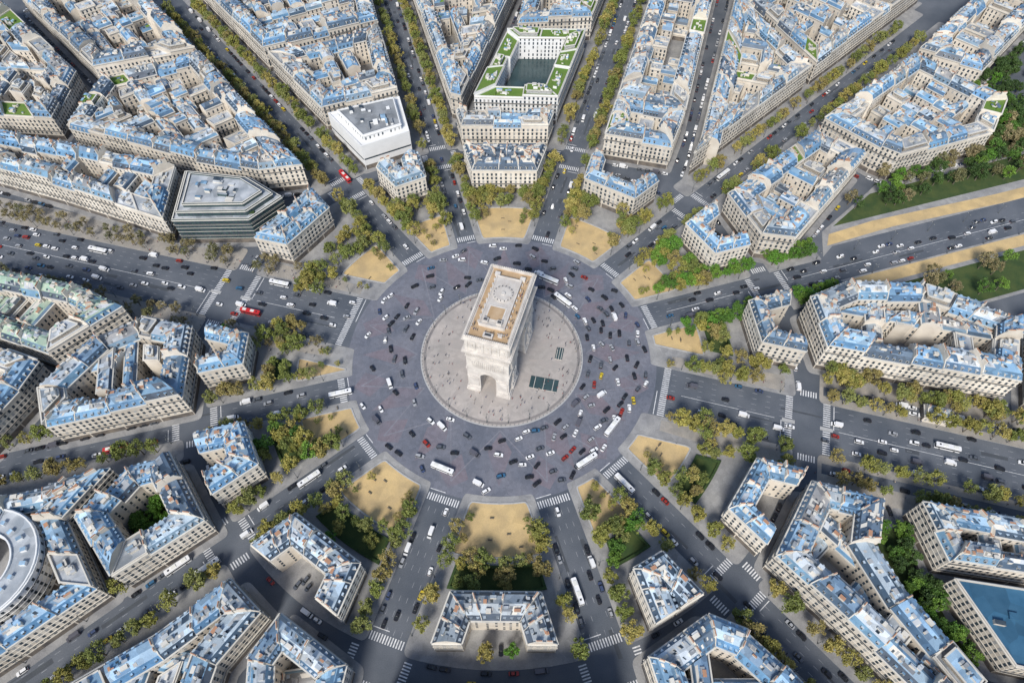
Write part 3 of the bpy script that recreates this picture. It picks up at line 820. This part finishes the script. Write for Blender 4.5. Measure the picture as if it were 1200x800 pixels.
for k in (6,7,8,9):
    mid=(AVS[k][0]+AVS[(k+1)%12][0])/2
    for _ in range(4):
        p=pol(rnd.uniform(147,152),mid+rnd.uniform(-2.6,2.6)); vehicle(p,math.radians(mid),gap=3,z=.13)

# ------------------------------------------------------------------ street lamps
b=MB(); b.cyl((0,0),.16,.07,0,7.5,8,0); b.cyl((0,0),.3,.25,0,.6,8,0)
for s in(1,-1):
    b.box((s*.55,0),(1,0),.55,.05,7.2,7.3,0); b.cyl((s*1.1,0),.14,.28,6.8,7.25,8,1,0)
LM=b.mesh('street_lamp',['metal','lamp'])
for i in range(24): p=pol(42,15*i+5); put('street_lamp',LM,(*p,.14),math.radians(15*i))
for k in range(12):
    for s in(1,-1):
        d=96
        while d<400:
            if not 150<d<170: p=P(k,d,s*(AVS[k][1]/2+1)); put('street_lamp',LM,(*p,.12),math.radians(AVS[k][0]+90))
            d+=26
b=MB()
for i in range(120): b.cyl(pol(43.4,3*i),.14,.10,.14,.95,6,0)
b.obj('bollard_ring',['metal'])

# ------------------------------------------------------------------ people
me=bpy.data.meshes.new('sk')
V=[(0,0,.95),(0,0,1.2),(0,0,1.42),(0,0,1.53),(0,.01,1.64),(0,0,1.74),(.20,0,1.40),(.26,.04,1.12),(.27,.12,.86),(-.20,0,1.40),(-.26,-.04,1.12),(-.27,.06,.86),
   (.10,0,.88),(.12,.14,.48),(.11,.04,.06),(.11,.2,.03),(-.10,0,.88),(-.12,-.06,.48),(-.12,-.22,.08),(-.12,-.06,.03)]
E=[(0,1),(1,2),(2,3),(3,4),(4,5),(2,6),(6,7),(7,8),(2,9),(9,10),(10,11),(0,12),(12,13),(13,14),(14,15),(0,16),(16,17),(17,18),(18,19)]
RAD=[.15,.14,.17,.06,.11,.07,.075,.055,.04,.075,.055,.04,.10,.075,.05,.04,.10,.075,.05,.04]
me.from_pydata(V,E,[]); o=bpy.data.objects.new('sk',me); COL.objects.link(o)
md=o.modifiers.new('s','SKIN')
for i,r_ in enumerate(RAD): me.skin_vertices[0].data[i].radius=(r_,r_)
me.skin_vertices[0].data[0].use_root=True
o.modifiers.new('d','SUBSURF').levels=1
dg=bpy.context.evaluated_depsgraph_get(); PM=bpy.data.meshes.new_from_object(o.evaluated_get(dg)); bpy.data.objects.remove(o)
PM.materials.clear()
for m in('skin','cloth','trouser'): PM.materials.append(M[m])
for f in PM.polygons:
    z=f.center.z; f.material_index=2 if z<.93 or z>1.68 else (1 if z<1.5 else 0)
CL=[(.6,.6,.6),(.04,.04,.05),(.35,.05,.04),(.05,.08,.2),(.5,.4,.3),(.1,.1,.1)]
for _ in range(150):
    a=rnd.uniform(0,360); r=rnd.uniform(27,41); put('pedestrian',PM,(*pol(r,a),.15),rnd.uniform(0,6),1,rnd.choice(CL))
for _ in range(300):
    k=rnd.choice((5,5,5,11)); s=rnd.choice((1,-1)); p=P(k,rnd.uniform(98,300),s*(AVS[k][1]/2+rnd.uniform(1,14)))
    if any(inpoly(p,q) for q in BLK): continue
    put('pedestrian',PM,(*p,.14),rnd.uniform(0,6),1,rnd.choice(CL))

# ------------------------------------------------------------------ triumphal arch
arc=bpy.data.objects.new('triumphal_arch',None); COL.objects.link(arc)
arc.location=(-.2,-5.0,.14); arc.rotation_euler=(0,0,math.radians(-16.5))
def tmp(mb,name):
    m_=mb.mesh(name,['arcstone']); bm=bmesh.new(); bm.from_mesh(m_); bmesh.ops.remove_doubles(bm,verts=bm.verts,dist=1e-4); bmesh.ops.recalc_face_normals(bm,faces=bm.faces); bm.to_mesh(m_); bm.free()
    o=bpy.data.objects.new(name,m_); COL.objects.link(o); return o
body=MB(); body.box((0,0),(1,0),11,22.3,0,48,0,bottom=True); body=tmp(body,'body')
def archprof(w,sp,n=14): return [(-w,-1)]+[(w,-1)]+[(w*math.cos(math.pi*i/n),sp+w*math.sin(math.pi*i/n)) for i in range(n+1)]
c1=MB(); pr=archprof(7.3,21.8)
c1.loft([[(-14,y,z) for y,z in pr],[(14,y,z) for y,z in pr]],[0],0); c1.face([(-14,y,z) for y,z in reversed(pr)],0); c1=tmp(c1,'c1')
c2=MB(); pr=archprof(4.2,14.4)
c2.loft([[(x,-26,z) for x,z in pr],[(x,26,z) for x,z in pr]],[0],0); c2.face([(x,-26,z) for x,z in reversed(pr)],0); c2=tmp(c2,'c2')
for c in(c1,c2):
    md=body.modifiers.new('b','BOOLEAN'); md.object=c; md.operation='DIFFERENCE'; md.solver='EXACT'
dg=bpy.context.evaluated_depsgraph_get(); bme=bpy.data.meshes.new_from_object(body.evaluated_get(dg))
for o in(body,c1,c2): bpy.data.objects.remove(o)
put('arch_body',bme,parent=arc)
b=MB()
def band(z0,z1,pr,hx=11,hy=22.3,mi=0,th=1.0,full=False):
    X,Y=hx+pr,hy+pr
    for s in(1,-1):
        b.box((s*(X-th/2-pr/2),0),(0,1),Y,(th+pr)/2,z0,z1,mi,bottom=True)
        b.box((0,s*(Y-th/2-pr/2)),(1,0),X-th-pr-.003,(th+pr)/2,z0,z1,mi,bottom=True)
for sx in(1,-1):
    for sy in(1,-1):
        for z0,z1,pr in((0,1.6,.9),(1.6,4.2,.5),(20.2,21.6,.5)):
            b.box((sx*(11+pr/2-.2),sy*(7.4+14.9/2)),(0,1),7.45+pr-.2,pr/2+.2,z0,z1,0,bottom=True)
        for z0,z1,pr in((0,1.6,.9),(1.6,4.2,.5),(14,15,.4)):
            b.box((sx*(4.3+6.7/2),sy*(22.3+pr/2-.2)),(1,0),3.33,pr/2+.2,z0,z1,0,bottom=True)
        for i in range(16):
            y=sy*(14.8+rnd.uniform(-3.2,3.2)); z=rnd.uniform(5,16)
            b.cyl((sx*11.3,y),rnd.uniform(.6,1.1),rnd.uniform(.3,.8),z-1.2,z+rnd.uniform(1,2.4),7,0)
        b.box((sx*11.5,sy*14.8),(0,1),3.9,.9,4.2,5.6,0)
        b.box((sx*11.1,sy*14.8),(0,1),4.6,.25,24.5,30.5,0,bottom=True)
        for i in range(10): b.cyl((sx*11.45,sy*14.8-4+i*.88),.35,.22,25,29.2+rnd.random(),6,0)
        b.box((sx*7.6,sy*22.4),(1,0),2.6,.25,6,13,0,bottom=True)
for sy in(1,-1):
    b.box((0,sy*22.4),(1,0),8.4,.3,23.5,31,0,bottom=True)
    for i in range(16): b.cyl((-7.6+i*1.0,sy*22.75),.4,.25,24,29.3+rnd.random(),6,0)
    n=14
    for i in range(n):
        a0=math.pi*i/n
        p0=(math.cos(a0)*4.3,14.4+math.sin(a0)*4.3); p1=(math.cos(a0+math.pi/n)*4.3,14.4+math.sin(a0+math.pi/n)*4.3); q0=(math.cos(a0)*5.2,14.4+math.sin(a0)*5.2); q1=(math.cos(a0+math.pi/n)*5.2,14.4+math.sin(a0+math.pi/n)*5.2)
        y=sy*22.6; b.face([(p0[0],y,p0[1]),(p1[0],y,p1[1]),(q1[0],y,q1[1]),(q0[0],y,q0[1])]); b.face([(q0[0],y,q0[1]),(q1[0],y,q1[1]),(q1[0],sy*22.3,q1[1]),(q0[0],sy*22.3,q0[1])])
for sx in(1,-1):
    n=18
    for i in range(n):
        a0=math.pi*i/n; a1=a0+math.pi/n; x=sx*11.35
        f=lambda a,r:(math.cos(a)*r,21.8+math.sin(a)*r)
        p0,p1,q0,q1=f(a0,7.4),f(a1,7.4),f(a0,8.7),f(a1,8.7)
        b.face([(x,*p0),(x,*p1),(x,*q1),(x,*q0)]); b.face([(x,*q0),(x,*q1),(sx*11,*q1),(sx*11,*q0)])
band(32.2,33.2,.35); band(36.6,37.3,1.0); band(37.3,38.3,1.6); band(38.3,38.9,1.1)
for sx in(1,-1):
    for i in range(56): b.cyl((sx*11.12,-21.6+i*.785),.25,.18,33.4,36.0+rnd.uniform(-.4,.2),6,0)
    for i in range(11):
        y=-20.5+i*4.1; b.box((sx*11.1,y),(0,1),.55,.28,39,46.6,0)
        if i<10:
            y+=2.05; pts=[(sx*11.35,y+1.1*math.cos(t*math.pi/6),42.8+1.1*math.sin(t*math.pi/6)) for t in range(12)]
            b.loft([[(sx*11,p[1],p[2]) for p in pts],pts],[0],0)
for sy in(1,-1):
    for i in range(27): b.cyl((-10.4+i*.8,sy*22.42),.25,.18,33.4,36.0+rnd.uniform(-.4,.2),6,0)
    for i in range(6):
        x=-9.9+i*3.96; b.box((x,sy*22.4),(1,0),.55,.28,39,46.6,0)
        if i<5:
            x+=1.98; pts=[(x+1.1*math.cos(t*math.pi/6),sy*22.65,42.8+1.1*math.sin(t*math.pi/6)) for t in range(12)]
            b.loft([[(p[0],sy*22.3,p[2]) for p in pts],pts],[0],0)
band(46.6,47.3,.6); band(47.3,48.2,1.15,th=1.2); band(48.2,49.6,.5,th=.7)
for i in range(46):
    for sx in(1,-1): b.box((sx*10.9,-22+i*.977),(1,0),.25,.3,49.6,50.4,0)
for i in range(22):
    for sy in(1,-1): b.box((-10.3+i*.98,sy*22.2),(1,0),.3,.25,49.6,50.4,0)
# roof terrace
b.box((0,0),(1,0),10.4,21.7,48.0,48.45,0,2)
for s_ in(1,-1): b.box((s_*9.95,0),(0,1),21,.35,48.45,48.5,0,3)
b.box((0,1),(1,0),6.2,14.8,48.45,50.1,0,3)
for s_ in(1,-1):
    b.box((s_*6.3,1),(0,1),15,.25,48.45,50.6,0)
    b.box((0,1+s_*15),(1,0),6.04,.25,48.45,50.6,0)
    for i in range(9): b.box((s_*7.2,-12+i*3.3),(1,0),.25,.5,48.45,49.6,0)
b.cyl((0,5.5),4.9,4.9,50.1,50.6,32,0,0); b.cyl((0,5.5),4.3,4.1,50.6,50.9,32,0,3); b.cyl((0,5.5),1.2,1.0,50.9,51.5,16,0,3)
for i in range(16):
    a=i*math.pi/8; b.box((4.6*math.cos(a),5.5+4.6*math.sin(a)),(math.cos(a),math.sin(a)),.12,.12,50.6,51.5,1)
b.box((0,-6.5),(1,0),4.4,4.4,50.1,50.4,0,0); b.box((0,-6.5),(1,0),3.7,3.7,50.4,50.42,3,2)
for x in(-3.4,3.4):
    b.box((x,-12),(1,0),1.3,1.1,50.1,52.1,0,0); b.box((x,-12),(1,0),.9,.7,52.1,52.15,1,1); b.box((x*1.9,17.5),(1,0),1.3,1.0,48.45,50.5,0,0)
b.box((0,-19.2),(1,0),2.4,1.1,48.5,50.3,0,0); b.box((0,-19.2),(1,0),1.6,.7,50.3,50.34,1,1); b.box((5.5,-17.6),(1,0),1.0,.8,48.5,49.9,0,3)
b.obj('arch_details',['arcstone','iron','arctan','arcgrey'],parent=arc)
for _ in range(40):
    l=Vector((rnd.choice((-1,1))*rnd.uniform(8,9.4),rnd.uniform(-19,19),48.52)) if rnd.random()<.7 else Vector((rnd.uniform(-8,8),-16.9-rnd.random()*.4,48.52))
    put('pedestrian',PM,tuple(arc.location+Matrix.Rotation(math.radians(-16.5),3,'Z')@l-Vector((0,0,.07))),rnd.uniform(0,6),1,rnd.choice(CL))
for p,hx,hy in (((22.5,-21),7.5,3.6),((31.5,-2),2.0,3.8)):
    b=MB(); u=(math.cos(math.radians(-12)),math.sin(math.radians(-12)))
    b.box(p,u,hx,hy,.1,.5,1,0)
    for i in range(3): b.box((p[0]+u[0]*hx*(i-1)*.66,p[1]+u[1]*hx*(i-1)*.66),u,.12,hy-.01,.5,.75,1)
    b.obj('stairwell_cover',['darkglass','arcstone'])

# ------------------------------------------------------------------ light, sky, camera
w=bpy.data.worlds.new('World'); scene.world=w; w.use_nodes=True
nt=w.node_tree; bg=nt.nodes['Background']; sky=nt.nodes.new('ShaderNodeTexSky'); sky.sky_type='NISHITA'; sky.sun_disc=False
el,az=44,-108
sky.sun_elevation=math.radians(el); sky.sun_rotation=math.radians(90-az)
nt.links.new(sky.outputs['Color'],bg.inputs['Color']); bg.inputs['Strength'].default_value=.15
sd=bpy.data.lights.new('sun','SUN'); sd.energy=4.1; sd.angle=math.radians(16); sd.color=(1,.955,.885)
so=bpy.data.objects.new('sun',sd); COL.objects.link(so)
d=Vector((math.cos(math.radians(az))*math.cos(math.radians(el)),math.sin(math.radians(az))*math.cos(math.radians(el)),math.sin(math.radians(el))))
so.rotation_euler=d.to_track_quat('Z','Y').to_euler()
cam=bpy.data.cameras.new('camera'); cam.lens=24; cam.sensor_width=36; cam.clip_end=5000; cam.clip_start=1
co=bpy.data.objects.new('camera',cam); COL.objects.link(co); co.location=(5.6,-202.3,315); co.rotation_euler=(math.radians(33.5),0,0)
scene.camera=co
scene.view_settings.view_transform='Standard'; scene.view_settings.look='None'; scene.view_settings.exposure=0
print('objects',len(bpy.data.objects))
